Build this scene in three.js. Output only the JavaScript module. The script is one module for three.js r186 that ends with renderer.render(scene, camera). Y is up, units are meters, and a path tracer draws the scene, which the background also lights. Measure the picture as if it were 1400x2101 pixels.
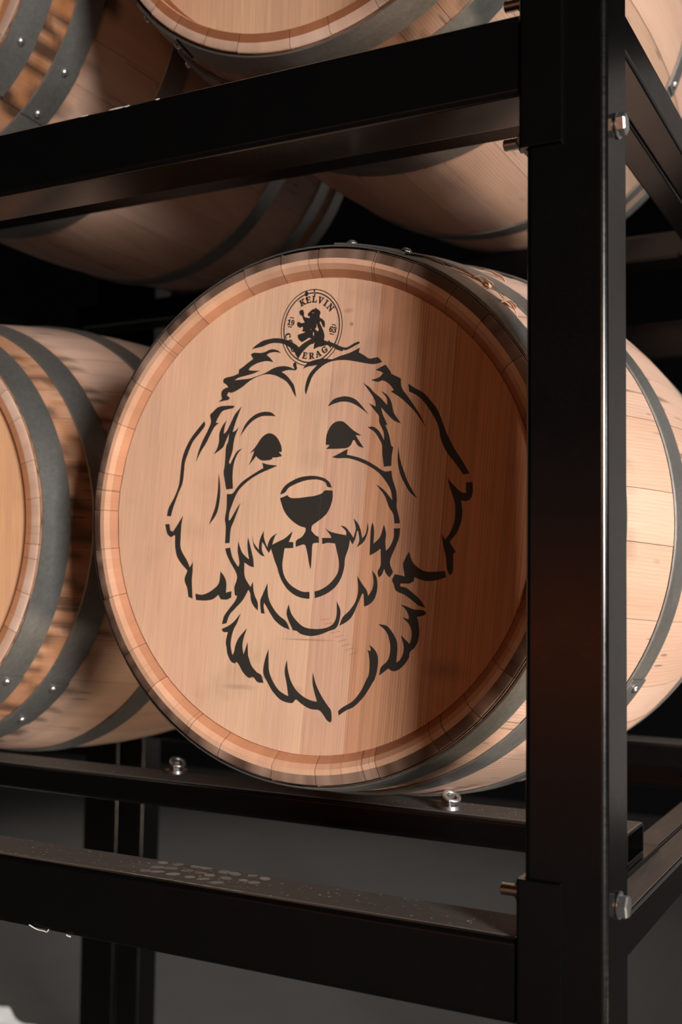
import * as THREE from 'three';
import { mergeGeometries } from 'three/addons/utils/BufferGeometryUtils.js';
import { RectAreaLightUniformsLib } from 'three/addons/lights/RectAreaLightUniformsLib.js';

// ---------------------------------------------------------------- camera, light, exposure
const EYE = 1.25;                                   // height of the lens above the concrete
const rad = THREE.MathUtils.degToRad;
const scene = new THREE.Scene();
scene.background = new THREE.Color(0x000000);
const camera = new THREE.PerspectiveCamera(48.466, 1400 / 2101, 0.05, 40);
camera.position.set(0, EYE, 0);
camera.rotation.order = 'YXZ';
camera.rotation.set(rad(3.595), rad(27.827), rad(0.764));
camera.focus = 1.14;
camera.userData.fStop = 5.0;
const renderer = new THREE.WebGLRenderer({ antialias: true });
renderer.toneMapping = THREE.LinearToneMapping;
renderer.toneMappingExposure = 1.0;
renderer.shadowMap.enabled = true;
RectAreaLightUniformsLib.init();
// all out of view: window on the heads, strip lamps, warm fill, low lamp
const DAY = { x: 7.28, y0: 1.25, y1: 3.45, z0: 3.25, z1: 5.65, power: 122, color: new THREE.Color().setRGB(1, 0.95, 0.89) };  // window out of view, placed to light the barrel heads
const UNSEEN_LAMPS = [
  { x: 6.0, y: EYE + 0.9, z: -1.3, long: 2.6, w: 0.3, power: 26, color: new THREE.Color().setRGB(1, 0.95, 0.89), label: 'unseen white strip lamp level with the rack, for the highlight on the post edge' },
  { x: 2.2, y: EYE + 1.3, z: 7.6, long: 1.2, w: 0.2, power: 88, color: new THREE.Color().setRGB(1, 0.5, 0.22), label: 'added warm fill lamp in front of the rack, out of view' },
  { x: -3.3, y: 1.9, z: 7.9, long: 1.6, w: 0.2, power: 45, color: new THREE.Color().setRGB(1, 0.56, 0.26), label: 'unseen warm strip lamp lighting the panelling for its reflection, the nearer to the rack', aim: [-3.3, 0.5, 9] },
  { x: -6.0, y: 1.9, z: 7.9, long: 1.6, w: 0.2, power: 45, color: new THREE.Color().setRGB(1, 0.56, 0.26), label: 'unseen warm strip lamp lighting the panelling for its reflection, in the corner of the hall', aim: [-6, 0.5, 9] },
];
const LOW_LAMP = { x: 0.9, y: 0.2, z: -1.3, w: 0.34, h: 0.16, power: 80, color: new THREE.Color().setRGB(1, 0.78, 0.56) };
const BACK = { x: -2.6, y: 4.2, z: -3.5, power: 30, color: new THREE.Color().setRGB(1, 0.96, 0.9) };       // unseen spot behind the rack, placed to light the sheet and floor

// ---------------------------------------------------------------- helpers
let seed = 7;
const rnd = () => { seed = (seed * 1664525 + 1013904223) >>> 0; return seed / 4294967296; };
const span = (a, b) => a + (b - a) * rnd();
const names = new Map();
function numbered(name) { const n = names.get(name) ?? 0; names.set(name, n + 1); return n ? name + '_' + String(n).padStart(3, '0') : name; }
function tag(o, label, category, group) { Object.assign(o.userData, { label, category }); if (group) o.userData.group = group; return o; }
function thing(name, label, category, [x, y, z], group) {
  const g = new THREE.Group(); g.name = numbered(name); g.position.set(x, y, z); scene.add(g);
  return tag(g, label, category, group);
}
function part(name, geometry, material, parent, label) {
  const m = new THREE.Mesh(geometry, material); m.name = numbered(name); m.castShadow = m.receiveShadow = true;
  if (label) m.userData.label = label;
  (parent ?? scene).add(m);
  return m;
}
function structure(name, geometry, material) { const m = part(name, geometry, material); m.userData.kind = 'structure'; return m; }

const hash = (x, y, s) => { let h = Math.imul(x, 374761393) ^ Math.imul(y, 668265263) ^ Math.imul(s, 2246822519); h = Math.imul(h ^ (h >>> 13), 1274126177); return ((h ^ (h >>> 16)) >>> 0) / 4294967296; };
function noise(x, y, s = 0) {
  const ix = Math.floor(x), iy = Math.floor(y), fx = x - ix, fy = y - iy, u = fx * fx * (3 - 2 * fx), v = fy * fy * (3 - 2 * fy);
  const a = hash(ix, iy, s), b = hash(ix + 1, iy, s), c = hash(ix, iy + 1, s), d = hash(ix + 1, iy + 1, s);
  return a + (b - a) * u + (c - a) * v + (a - b - c + d) * u * v;
}
const fbm = (x, y, s) => 0.5 * noise(x, y, s) + 0.25 * noise(2.1 * x, 2.1 * y, s + 1) + 0.125 * noise(4.3 * x, 4.3 * y, s + 2) + 0.0625 * noise(8.7 * x, 8.7 * y, s + 3);
const clamp = (x) => Math.min(1, Math.max(0, x)), smooth = (a, b, x) => { const t = clamp((x - a) / (b - a)); return t * t * (3 - 2 * t); };

// one colour texture from a function (metres across, metres up) -> sRGB bytes
function texture(w, h, mw, mh, f, repeat = true, srgb = true) {
  const data = new Uint8Array(w * h * 4);
  for (let j = 0; j < h; j++) for (let i = 0; i < w; i++) {
    const c = f(((i + 0.5) / w) * mw, ((j + 0.5) / h) * mh), o = (j * w + i) * 4;
    data[o] = 255 * clamp(c[0]); data[o + 1] = 255 * clamp(c[1]); data[o + 2] = 255 * clamp(c[2]); data[o + 3] = 255;
  }
  const t = new THREE.DataTexture(data, w, h);
  t.magFilter = t.minFilter = THREE.LinearFilter;
  if (srgb) t.colorSpace = THREE.SRGBColorSpace;
  if (repeat) { t.wrapS = t.wrapT = THREE.MirroredRepeatWrapping; t.repeat.set(1 / mw, 1 / mh); }
  t.needsUpdate = true;
  return t;
}

// ---------------------------------------------------------------- materials
// oak along the stave: fine rings that wander slowly along the length, pores, a few dark flecks
function oak(x, y) {
  const bend = 0.012 * (noise(x * 6, y * 2.2, 11) - 0.5) + 0.05 * (noise(x * 2, y * 0.8, 12) - 0.5);
  const ring = 0.5 + 0.5 * Math.sin((x + bend) * 1500 + 5 * noise(x * 30, y * 1.5, 13));
  const fine = noise(x * 1800, y * 22, 14), wide = fbm(x * 14, y * 1.2, 15);
  const fleck = smooth(0.84, 0.93, noise(x * 160, y * 14, 17)) * smooth(0.5, 0.75, noise(x * 10, y * 5, 18));
  const k = 0.93 + 0.04 * (1 - ring * ring) - 0.06 * (fine - 0.5) + 0.16 * (wide - 0.47) - 0.28 * fleck;
  return [0.93 * k, 0.803 * k * (0.985 + 0.03 * wide), 0.735 * k * (0.96 + 0.06 * wide)];
}
const oakMap = texture(1024, 1024, 0.26, 1.0, oak);
const oakBump = texture(512, 1024, 0.26, 1.0, (x, y) => { const v = 0.55 + 0.25 * Math.sin(x * 1500 + 6 * noise(x * 25, y * 2, 5)) + 0.3 * (noise(x * 900, y * 16, 6) - 0.5); return [v, v, v]; }, true, false);
const staveTones = [[0.73, 0.695, 0.69], [0.69, 0.63, 0.595], [0.75, 0.685, 0.64], [0.66, 0.595, 0.54], [0.715, 0.655, 0.625]];
const staveMats = staveTones.map((c) => { const m = new THREE.MeshStandardMaterial({ map: oakMap, bumpMap: oakBump, bumpScale: 0.00015, roughness: 0.72, vertexColors: true }); m.color.setRGB(...c); return m; });

const steelMap = texture(512, 512, 0.4, 0.4, (x, y) => { const v = 0.57 + 0.12 * (fbm(x * 18, y * 18, 31) - 0.45) + 0.05 * (noise(x * 300, y * 300, 32) - 0.5); return [v, v * 1.0, v * 0.985]; });
const steel = new THREE.MeshStandardMaterial({ map: steelMap, metalness: 0.84, roughness: 0.46 });
const zinc = new THREE.MeshStandardMaterial({ color: new THREE.Color().setRGB(0.62, 0.64, 0.64), metalness: 0.95, roughness: 0.28 });
const darkZinc = new THREE.MeshStandardMaterial({ color: new THREE.Color().setRGB(0.16, 0.16, 0.16), metalness: 0.9, roughness: 0.35 });
const paintRough = texture(512, 512, 0.3, 0.3, (x, y) => { const v = 0.22 + 0.08 * (fbm(x * 25, y * 25, 41) - 0.45) + 0.06 * (noise(x * 700, y * 700, 42) - 0.5); return [v, v, v]; }, true, false);
const blackPaint = new THREE.MeshStandardMaterial({ color: new THREE.Color().setRGB(0.0018, 0.0018, 0.0019), roughness: 1, roughnessMap: paintRough });
const chipPaint = new THREE.MeshStandardMaterial({ color: new THREE.Color().setRGB(0.5, 0.48, 0.46), roughness: 0.8 });

// ---------------------------------------------------------------- barrel heads
const HEAD = 0.54;                                   // metres covered by a head texture
// every board of a head has its own tone: [left edge, tint]
function headWood(boards, turn, seedOf, warm) {
  const c = Math.cos(turn), s = Math.sin(turn);
  return (X, Y) => {
    const x0 = X - HEAD / 2, y0 = Y - HEAD / 2, x = x0 * c + y0 * s, y = -x0 * s + y0 * c;
    let i = 0; while (i + 1 < boards.length && x > boards[i + 1][0]) i++;
    const [left, tint, stripe] = boards[i], u = x - left;
    const bend = 0.006 * (noise(u * 20, y * 3, seedOf + i) - 0.5);
    const line = clamp(0.35 + 0.45 * Math.sin((u + bend) * 2100 + 9 * noise(u * 45, y * 0.9, seedOf + 40 + i)) * noise(u * 70, 3, seedOf + 50) + 0.8 * (noise(u * 420, y * 1.1, seedOf + 33 + i) - 0.5));
    const pore = noise(x * 1500, y * 35, seedOf + 9), wide = fbm(x * 16 + 3 * i, y * 2, seedOf + 20);
    const smudge = smooth(0.55, 0.8, fbm(x * 14, y * 16, seedOf + 60)) * 0.3;
    let k = 0.93 - 0.13 * stripe * line - 0.07 * (pore - 0.5) + 0.16 * (wide - 0.47) - 0.2 * smudge;
    return [0.865 * k * tint[0], 0.70 * k * tint[1] * (1 + 0.06 * (wide - 0.4)), 0.60 * k * tint[2] * warm];
  };
}
function drawHead(size, boards, turn, seedOf, warm, draw) {
  const cv = document.createElement('canvas'); cv.width = cv.height = size;
  const g = cv.getContext('2d'), img = g.createImageData(size, size), f = headWood(boards, turn, seedOf, warm);
  for (let j = 0; j < size; j++) for (let i = 0; i < size; i++) {
    const c = f(((i + 0.5) / size) * HEAD, (1 - (j + 0.5) / size) * HEAD), o = (j * size + i) * 4;
    img.data[o] = 255 * clamp(c[0]); img.data[o + 1] = 255 * clamp(c[1]); img.data[o + 2] = 255 * clamp(c[2]); img.data[o + 3] = 255;
  }
  g.putImageData(img, 0, 0);
  if (draw) { g.translate(size / 2, size / 2); g.scale(size / (HEAD * 1000), -size / (HEAD * 1000)); draw(g); }   // millimetres from the centre, y up
  const t = new THREE.CanvasTexture(cv); t.colorSpace = THREE.SRGBColorSpace; t.magFilter = THREE.LinearFilter;
  return new THREE.MeshStandardMaterial({ map: t, roughness: 0.66 });
}
// the stencilled picture: each call is one opening of the stencil, in millimetres from the centre of the head
function outline(g, text, bend = 0.95) {
  const p = text.split(' ').map((q) => q.split(',').map(Number)), n = p.length;
  const corner = p.map((b, i) => { const a = p[(i + n - 1) % n], c = p[(i + 1) % n]; const d = Math.abs(Math.atan2(c[1] - b[1], c[0] - b[0]) - Math.atan2(b[1] - a[1], b[0] - a[0])); return Math.min(d, 2 * Math.PI - d) > bend; });
  g.moveTo(...p[0]);
  for (let i = 0; i < n; i++) {
    const a = p[(i + n - 1) % n], b = p[i], c = p[(i + 1) % n], d = p[(i + 2) % n];
    const t1 = corner[i] ? [(c[0] - b[0]) / 3, (c[1] - b[1]) / 3] : [(c[0] - a[0]) / 6, (c[1] - a[1]) / 6], t2 = corner[(i + 1) % n] ? [(c[0] - b[0]) / 3, (c[1] - b[1]) / 3] : [(d[0] - b[0]) / 6, (d[1] - b[1]) / 6];
    g.bezierCurveTo(b[0] + t1[0], b[1] + t1[1], c[0] - t2[0], c[1] - t2[1], c[0], c[1]);
  }
  g.closePath();
}
function stencil(g) {
  const ink = 'rgba(30,27,25,0.95)';
  g.fillStyle = g.strokeStyle = ink;
  const stroke = (text) => { g.beginPath(); outline(g, text); g.fill(); };
  stroke('-73.6,183.6 -68.3,187.4 -59.4,191.6 -50.4,192.9 -42.4,193.0 -32.7,191.2 -23.8,187.7 -16.8,183.3 -13.7,180.4 -9.0,183.8 -3.0,186.7 3.8,189.1 9.8,188.9 5.6,183.6 0.5,182.2 -4.6,178.8 -9.7,174.3 -13.1,169.7 -14.8,167.5 -17.0,172.3 -21.0,177.9 -26.4,182.2 -33.5,185.9 -41.4,187.7 -50.3,187.8 -59.2,185.4 -64.6,184.7');
  stroke('15.8,186.1 21.8,183.7 26.8,182.1 32.7,179.4 38.6,176.6 44.5,175.4 49.4,177.2 55.1,179.6 59.6,180.4 60.1,178.5 54.4,176.4 47.8,173.6 42.9,172.5 41.2,173.4 39.1,171.7 32.8,174.1 27.7,177.6 21.8,179.9 14.2,179.1');
  stroke('-74.9,177.8 -70.8,179.2 -62.7,178.4 -56.4,179.0 -50.2,181.0 -45.7,181.0 -40.4,179.4 -35.9,176.1 -43.0,177.7 -50.1,177.5 -54.4,175.5 -50.0,171.9 -45.5,166.8 -51.7,168.4 -58.9,168.6 -67.8,166.8 -75.0,163.5 -77.5,160.5 -71.3,159.3 -62.7,158.8 -71.2,156.2 -82.1,154.3 -90.3,152.9 -95.7,150.4 -85.7,150.7 -75.6,150.9 -65.7,153.1 -55.0,155.9 -47.1,159.4 -39.2,161.3 -30.3,161.2 -24.2,159.5 -19.8,157.4 -17.2,155.6 -26.8,156.7 -35.1,155.4 -28.4,150.7 -22.2,143.8 -18.6,138.2 -15.9,126.0 -19.3,130.7 -23.8,138.6 -29.2,144.7 -37.2,149.4 -45.2,152.7 -55.0,154.2 -65.7,152.3 -75.6,148.4 -85.5,142.1 -94.5,138.0 -100.0,136.8 -103.3,137.8 -105.5,134.1 -101.3,131.0 -104.0,128.9 -109.1,128.4 -116.5,127.3 -111.9,130.6 -113.0,136.1 -111.7,140.0 -107.6,142.4 -103.9,143.0 -105.8,145.8 -110.5,148.9 -110.6,152.5 -106.9,154.2 -97.7,155.4 -90.4,157.6 -90.0,161.9 -84.1,165.0 -78.7,168.4 -71.6,172.5');
  stroke('-94.9,121.9 -105.3,122.5 -116.4,121.6 -124.7,115.8 -127.4,113.0 -126.1,105.3 -129.9,96.6 -136.6,85.1 -142.0,73.5 -145.6,60.7 -139.2,72.2 -132.3,81.4 -126.9,90.6 -121.5,99.1 -115.3,103.9 -119.5,104.1 -116.1,110.6 -110.7,116.8 -102.4,118.6 -96.9,119.4');
  stroke('-134.8,106.9 -134.2,101.6 -141.1,93.6 -150.2,84.0 -156.3,71.8 -160.4,61.2 -161.5,50.6 -163.3,37.6 -168.8,25.8 -175.6,9.3 -178.3,0.1 -184.1,0.8 -181.5,10.0 -173.8,22.4 -168.3,35.3 -166.5,48.4 -164.8,63.8 -160.7,75.5 -153.8,87.1 -144.1,97.9');
  stroke('-85.6,120.5 -92.4,105.2 -96.9,92.6 -93.5,93.6 -88.8,97.8 -93.4,87.8 -95.3,79.7 -96.5,71.6 -101.0,59.0 -99.3,56.6 -95.6,63.4 -90.3,70.8 -83.8,73.6 -88.9,69.0 -92.8,62.1 -95.1,54.1 -95.8,42.5 -95.1,29.5 -103.8,28.8 -107.6,46.4 -106.7,54.5 -106.0,63.8 -105.3,75.5 -102.3,83.5 -101.7,91.1 -106.4,81.4 -109.7,75.7 -121.4,68.6 -116.7,76.0 -114.8,82.9 -114.3,92.3 -110.3,100.3 -104.9,106.1 -107.5,99.0 -108.7,90.8 -104.6,94.1 -99.9,102.1 -94.0,112.3');
  stroke('-114.3,47.2 -112.4,36.1 -111.7,24.4 -112.7,14.5 -115.0,4.7 -119.0,-2.3 -126.1,-10.1 -121.8,0.1 -118.5,8.2 -116.4,17.5 -114.8,30.3');
  stroke('-86.8,87.4 -81.3,98.8 -74.7,105.9 -66.7,110.7 -57.3,112.7 -47.9,111.7 -41.4,107.2 -50.5,108.0 -59.9,108.0 -69.2,104.5 -77.2,98.5');
  stroke('-48.8,88.8 -43.4,87.0 -38.1,82.2 -34.0,74.6 -32.8,67.7 -36.7,67.9 -32.4,63.2 -39.0,62.1 -44.9,62.0 -44.9,60.3 -49.5,59.3 -57.5,59.3 -62.3,61.5 -65.7,64.5 -67.6,62.3 -75.2,54.5 -71.7,61.3 -67.8,70.4 -74.1,67.8 -68.5,72.7 -64.6,77.1 -59.4,83.8 -54.1,87.6');
  stroke('-57.5,56.8 -50.8,54.8 -38.1,53.0 -48.0,49.5 -58.6,45.9 -69.2,41.1 -78.6,35.1 -86.6,28.4 -91.9,20.4 -95.8,11.3 -99.0,3.2 -99.9,-5.4 -97.9,-4.9 -93.5,1.4 -88.9,8.2 -84.6,13.3 -89.0,3.0 -92.9,-6.1 -96.8,-15.3 -98.1,-30.6 -104.0,-30.8 -103.5,-13.5 -104.8,-3.6 -103.0,7.9 -102.9,23.6 -95.4,24.2 -89.4,30.8 -82.7,36.9 -73.3,42.4 -64.0,47.2 -56.0,51.0');
  stroke('-186.1,-8.8 -180.2,-8.6 -178.8,-16.0 -174.9,-17.3 -168.6,-9.0 -161.6,0.6 -163.5,-10.3 -164.1,-23.3 -164.3,-32.7 -162.0,-39.8 -154.5,-50.4 -150.7,-57.6 -148.0,-53.9 -146.6,-51.3 -146.8,-63.2 -147.5,-72.6 -146.0,-92.7 -151.7,-90.8 -153.7,-80.9 -157.5,-71.5 -154.2,-62.1 -155.7,-59.8 -163.1,-52.8 -169.0,-44.5 -171.5,-33.9 -171.8,-23.2 -172.6,-21.1 -177.6,-23.8 -182.8,-19.6');
  stroke('-142.4,-87.1 -133.7,-88.1 -125.3,-85.7 -117.1,-80.9 -111.0,-74.5 -109.2,-61.8 -104.2,-67.5 -101.3,-74.4 -101.5,-85.3 -94.3,-83.5 -94.5,-90.4 -100.2,-92.8 -108.5,-92.7 -111.4,-87.8 -118.2,-92.5 -127.9,-94.4 -141.3,-94.1');
  stroke('-103.7,-36.6 -97.2,-35.7 -95.1,-43.4 -92.1,-49.5 -86.1,-56.9 -84.7,-53.2 -85.6,-47.1 -87.2,-39.1 -86.7,-28.7 -84.4,-34.9 -81.4,-41.0 -77.0,-45.2 -72.2,-48.6 -73.8,-41.0 -74.7,-31.8 -74.1,-23.9 -71.5,-32.5 -68.4,-42.8 -66.9,-48.3 -65.8,-57.1 -71.0,-55.9 -78.3,-51.9 -78.0,-64.1 -75.7,-70.8 -69.8,-78.6 -66.7,-72.8 -66.0,-80.8 -64.2,-87.6 -60.1,-95.8 -59.9,-104.1 -64.9,-99.6 -68.6,-93.7 -70.1,-85.4 -72.4,-81.7 -75.0,-86.2 -80.2,-93.9 -89.1,-102.4 -96.2,-109.5 -100.1,-118.7 -106.0,-120.0 -103.4,-111.2 -98.1,-104.2 -91.0,-96.4 -87.5,-91.0 -87.1,-88.3 -89.8,-88.0 -90.7,-79.5 -88.3,-72.7 -87.3,-67.8 -89.6,-61.8 -96.4,-52.0 -101.4,-43.4');
  stroke('-68.8,-22.4 -68.1,-24.6 -66.2,-31.0 -59.9,-38.3 -59.7,-31.9 -58.1,-25.3 -54.0,-17.4 -53.8,-24.1 -51.6,-30.7 -49.0,-35.6 -48.0,-30.8 -44.6,-25.0 -37.0,-20.0 -40.4,-24.8 -42.7,-31.7 -44.4,-36.8 -47.1,-41.6 -50.0,-38.0 -52.9,-33.1 -55.9,-29.5 -56.3,-36.2 -55.3,-40.4 -52.3,-45.5 -57.0,-44.0 -62.0,-39.8 -66.5,-33.7');
  stroke('-44.4,-36.8 -43.4,-33.2 -37.2,-30.1 -28.5,-26.5 -22.5,-22.4 -17.9,-18.4 -19.5,-23.6 -22.4,-29.9 -16.8,-29.9 -16.7,-36.1 -19.7,-36.4 -27.5,-36.6 -29.0,-46.0 -29.9,-54.2 -28.7,-62.4 -25.1,-69.8 -18.9,-76.1 -11.1,-80.4 -3.4,-82.9 4.0,-82.8 4.2,-90.0 0.1,-90.0 -7.6,-88.8 -16.2,-85.3 -24.0,-79.5 -30.3,-71.4 -34.3,-63.2 -36.2,-57.2 -39.4,-50.5 -42.2,-43.0');
  stroke('-34.0,21.3 -32.1,26.2 -27.0,31.7 -19.3,35.9 -10.7,39.1 -2.2,40.3 6.3,40.4 14.8,39.0 21.6,36.6 26.3,32.7 29.3,27.3 23.8,28.4 21.7,32.5 16.6,35.2 9.8,36.5 1.3,36.3 -7.2,34.8 -15.8,32.1 -23.5,28.6 -27.9,23.8');
  stroke('-34.2,17.5 -27.7,19.6 -24.9,20.7 -23.3,18.8 -18.9,17.2 -10.3,17.2 -0.1,18.2 6.7,18.8 13.4,20.1 18.1,21.9 20.9,24.4 30.1,24.1 30.3,16.4 27.9,7.6 23.8,0.4 18.1,-4.7 11.4,-9.0 6.0,-12.7 5.0,-17.8 9.9,-22.7 14.2,-24.6 14.7,-30.8 9.2,-31.2 6.7,-33.4 6.1,-44.4 5.4,-55.5 4.6,-58.8 2.8,-51.8 1.0,-43.0 -1.7,-34.1 -4.3,-32.6 -8.6,-33.7 -13.7,-35.2 -13.1,-28.5 -6.2,-24.4 -2.4,-19.3 -1.9,-16.3 -2.5,-14.7 -9.8,-12.5 -17.6,-7.9 -24.6,-1.8 -29.1,4.3 -32.3,11.8');
  stroke('18.3,-25.8 29.6,-25.9 27.5,-22.1 21.4,-15.2 27.4,-19.0 34.5,-20.9 47.1,-23.3 46.4,-18.5 40.0,-12.9 46.3,-14.8 52.0,-21.1 55.5,-26.0 57.5,-19.9 58.1,-15.0 55.5,-5.7 60.8,-11.3 63.7,-17.5 65.9,-26.7 69.9,-21.2 72.1,-9.6 72.6,-17.6 70.0,-26.1 65.9,-31.6 59.5,-35.7 62.4,-28.5 60.9,-18.7 59.6,-19.3 57.6,-27.3 54.5,-32.8 51.4,-27.9 50.1,-35.9 46.1,-47.0 45.1,-56.9 41.5,-68.0 35.4,-76.7 27.0,-83.0 18.6,-86.9 10.6,-89.3 10.1,-82.3 15.1,-81.1 21.8,-78.1 29.2,-72.9 35.7,-65.6 38.5,-59.0 38.7,-50.3 36.1,-39.3 33.9,-31.7 25.2,-30.9 18.5,-32.3');
  stroke('77.5,-9.7 79.4,-17.6 78.9,-32.3 85.6,-26.2 88.2,-20.2 90.6,-12.3 93.0,-21.4 92.4,-31.1 93.2,-39.6 97.8,-34.8 101.7,-26.4 102.0,-16.7 108.9,-16.5 107.7,-26.4 103.2,-37.2 99.3,-45.7 98.0,-52.9 101.5,-61.4 97.5,-66.8 93.5,-62.6 91.4,-57.8 88.8,-63.9 85.4,-67.0 84.0,-60.9 87.3,-54.2 87.2,-42.1 87.1,-37.2 81.7,-40.8 74.6,-44.3 75.0,-28.6 75.7,-16.4');
  stroke('29.0,59.4 37.4,63.1 47.5,67.4 46.6,61.4 58.5,58.5 69.6,54.3 79.2,49.0 90.2,42.5 98.5,42.8 99.7,34.8 103.8,22.6 105.0,12.8 104.7,5.5 108.2,-7.8 108.5,-11.5 102.6,-11.6 100.8,-1.7 96.0,5.7 90.5,18.0 80.8,29.3 90.4,22.9 99.9,12.3 97.8,22.7 91.6,32.6 83.4,41.5 72.4,48.6 58.5,54.7 47.3,57.7 36.1,58.1');
  stroke('21.0,73.2 21.5,81.4 24.3,88.8 28.5,94.3 34.1,97.1 41.2,96.8 46.1,93.4 53.9,86.7 63.4,80.9 57.5,81.5 56.1,82.2 61.0,75.1 66.2,67.7 59.7,70.2 55.5,76.0 53.4,76.1 51.3,71.8 47.2,68.9 40.2,68.2 21.7,68.5 26.0,72.4');
  stroke('22.6,113.9 29.1,120.6 36.5,122.9 45.2,123.2 55.2,119.7 62.6,112.9 71.6,102.5 61.4,110.2 51.5,115.8 41.6,117.9 32.9,117.0');
  stroke('64.7,136.2 72.1,131.0 78.3,124.5 85.6,118.6 92.8,110.7 92.2,118.2 85.5,126.2 92.7,121.4 97.6,113.5 100.7,102.4 108.7,91.2 100.2,94.9 91.7,103.0 85.7,109.3 88.2,101.0 93.1,90.9 90.9,90.3 95.1,80.3 97.9,69.1 100.0,66.6 98.7,58.1 98.2,47.7 89.8,47.2 87.9,59.7 87.4,69.6 84.3,75.9 78.8,83.6 70.5,89.2 77.3,89.2 84.2,83.9 89.8,74.4 89.0,83.0 84.1,93.2 83.4,100.2 79.7,104.8 71.7,114.2 79.7,110.2 78.4,116.9 73.4,124.9');
  stroke('78.8,148.6 85.2,151.4 90.5,153.4 96.6,145.1 97.2,143.4 108.0,137.7 109.3,127.9 117.6,116.5 127.1,103.0 131.8,95.3 136.3,86.0 129.5,95.4 122.4,104.4 114.1,112.4 107.0,118.3 96.9,124.9 100.4,126.3 95.0,132.7 87.7,137.0 81.7,136.1 73.8,138.5 82.9,140.6 87.7,144.7 84.0,147.1');
  stroke('-8.5,156.6 -2.2,162.7 8.1,165.3 18.2,165.6 27.1,164.3 37.1,166.9 49.5,169.7 60.3,173.8 59.2,168.9 65.6,165.1 71.7,161.3 79.0,161.8 82.0,161.5 86.5,156.8 82.1,155.5 74.2,155.3 60.8,158.3 44.7,161.8 32.2,162.5 22.1,160.8 13.3,156.4 4.5,148.6 0.2,139.9 -4.1,128.0 -5.3,133.5 -3.7,142.5 0.6,151.2 9.4,159.6 1.7,159.6');
  stroke('116.5,131.7 124.5,126.3 133.9,120.8 143.2,110.6 150.1,101.1 159.5,78.3 167.3,63.6 176.2,50.2 183.9,37.1 177.6,36.2 168.7,48.1 159.7,59.2 153.1,72.6 149.8,87.2 142.1,101.1 132.8,113.4 125.8,119.2 117.5,123.5');
  stroke('105.7,67.8 108.2,54.0 113.0,40.5 118.4,28.2 127.5,13.7 119.8,19.7 113.1,29.6 108.3,39.4 105.5,51.7');
  stroke('160.5,32.9 167.6,25.6 175.2,18.9 180.5,17.6 180.4,28.2 187.4,28.6 187.5,18.0 185.3,12.2 180.3,9.6 175.3,10.6 176.6,1.8 176.0,-8.8 171.7,-20.5 164.2,-29.9 164.2,-32.1 170.0,-40.9 167.5,-43.3 167.0,-59.7 163.8,-64.1 160.6,-57.4 159.2,-44.5 156.6,-35.0 154.6,-22.6 158.5,-28.5 164.1,-20.9 168.5,-9.1 169.0,4.3 167.7,11.4 163.8,22.1');
  stroke('103.5,-63.2 108.8,-64.3 114.8,-65.5 112.7,-55.3 113.9,-49.3 119.1,-40.3 123.1,-50.5 131.0,-57.6 140.1,-60.5 158.7,-59.8 160.0,-65.7 150.5,-68.7 140.2,-70.0 131.1,-68.3 125.3,-66.0 124.6,-70.2 119.4,-72.6 109.6,-72.7 109.6,-75.7 116.9,-77.4 126.1,-83.9 132.7,-89.7 137.6,-96.5 130.1,-94.5 123.5,-89.9 114.3,-84.0 105.0,-80.0 102.3,-73.4 100.6,-69.2');
  stroke('110.2,-94.0 116.6,-95.8 125.1,-98.7 129.3,-98.9 135.2,-99.3 139.0,-101.5 136.5,-104.2 128.5,-106.0 130.3,-112.8 131.2,-120.5 130.0,-129.7 126.3,-136.7 121.3,-141.5 119.7,-147.7 114.7,-154.8 108.8,-159.7 103.7,-161.5 99.4,-160.5 97.6,-158.9 93.3,-162.0 86.9,-166.8 89.0,-158.3 95.8,-151.8 98.7,-144.7 99.1,-135.4 96.4,-125.4 92.0,-119.4 85.4,-114.5 94.5,-115.8 100.6,-121.4 105.9,-129.8 107.2,-138.2 106.1,-152.9 110.4,-149.6 113.7,-142.6 114.0,-134.9 110.9,-125.0 116.1,-129.4 120.8,-133.5 122.8,-126.1 122.3,-119.2 119.3,-113.1 112.4,-106.8 119.3,-108.9 119.2,-104.7 115.8,-98.6');
  stroke('75.2,-135.9 80.9,-140.0 84.9,-146.1 85.6,-153.8 84.3,-163.2 81.8,-171.1 79.6,-174.3 76.2,-179.9 69.3,-189.7 58.9,-199.7 50.0,-204.1 40.7,-210.1 40.2,-205.5 45.5,-201.3 57.0,-194.3 65.7,-184.4 71.7,-173.2 75.1,-166.0 75.9,-155.0 74.9,-145.7 73.5,-141.2 76.6,-142.5 77.0,-140.1');
  stroke('40.2,-117.5 44.2,-108.5 52.4,-101.0 59.2,-91.1 61.8,-80.0 60.5,-65.3 66.5,-73.8 71.4,-79.9 73.5,-85.9 78.1,-78.6 79.4,-70.0 77.6,-59.7 82.7,-66.4 83.9,-77.3 81.0,-88.2 75.0,-94.4 68.9,-97.0 68.0,-84.8 66.6,-83.6 62.0,-93.5 55.3,-107.0 48.5,-113.3');
  stroke('-21.4,-96.4 -17.8,-106.1 -11.0,-114.0 -1.6,-120.2 11.4,-121.8 24.3,-120.2 33.3,-115.2 36.8,-106.3 36.9,-92.0 41.2,-101.5 40.5,-111.0 36.6,-119.9 28.0,-123.3 17.1,-127.4 6.0,-129.3 -5.2,-127.6 -10.8,-124.5 -15.6,-123.9 -23.4,-107.8');
  stroke('-48.1,-74.2 -47.7,-83.5 -45.6,-92.5 -40.1,-101.4 -33.0,-108.7 -24.2,-114.7 -19.3,-123.5 -28.5,-120.4 -37.3,-114.7 -43.5,-107.4 -48.0,-100.8 -52.1,-95.3 -52.5,-100.1 -51.0,-107.2 -55.8,-106.6 -57.0,-94.2 -54.5,-87.4');
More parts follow.
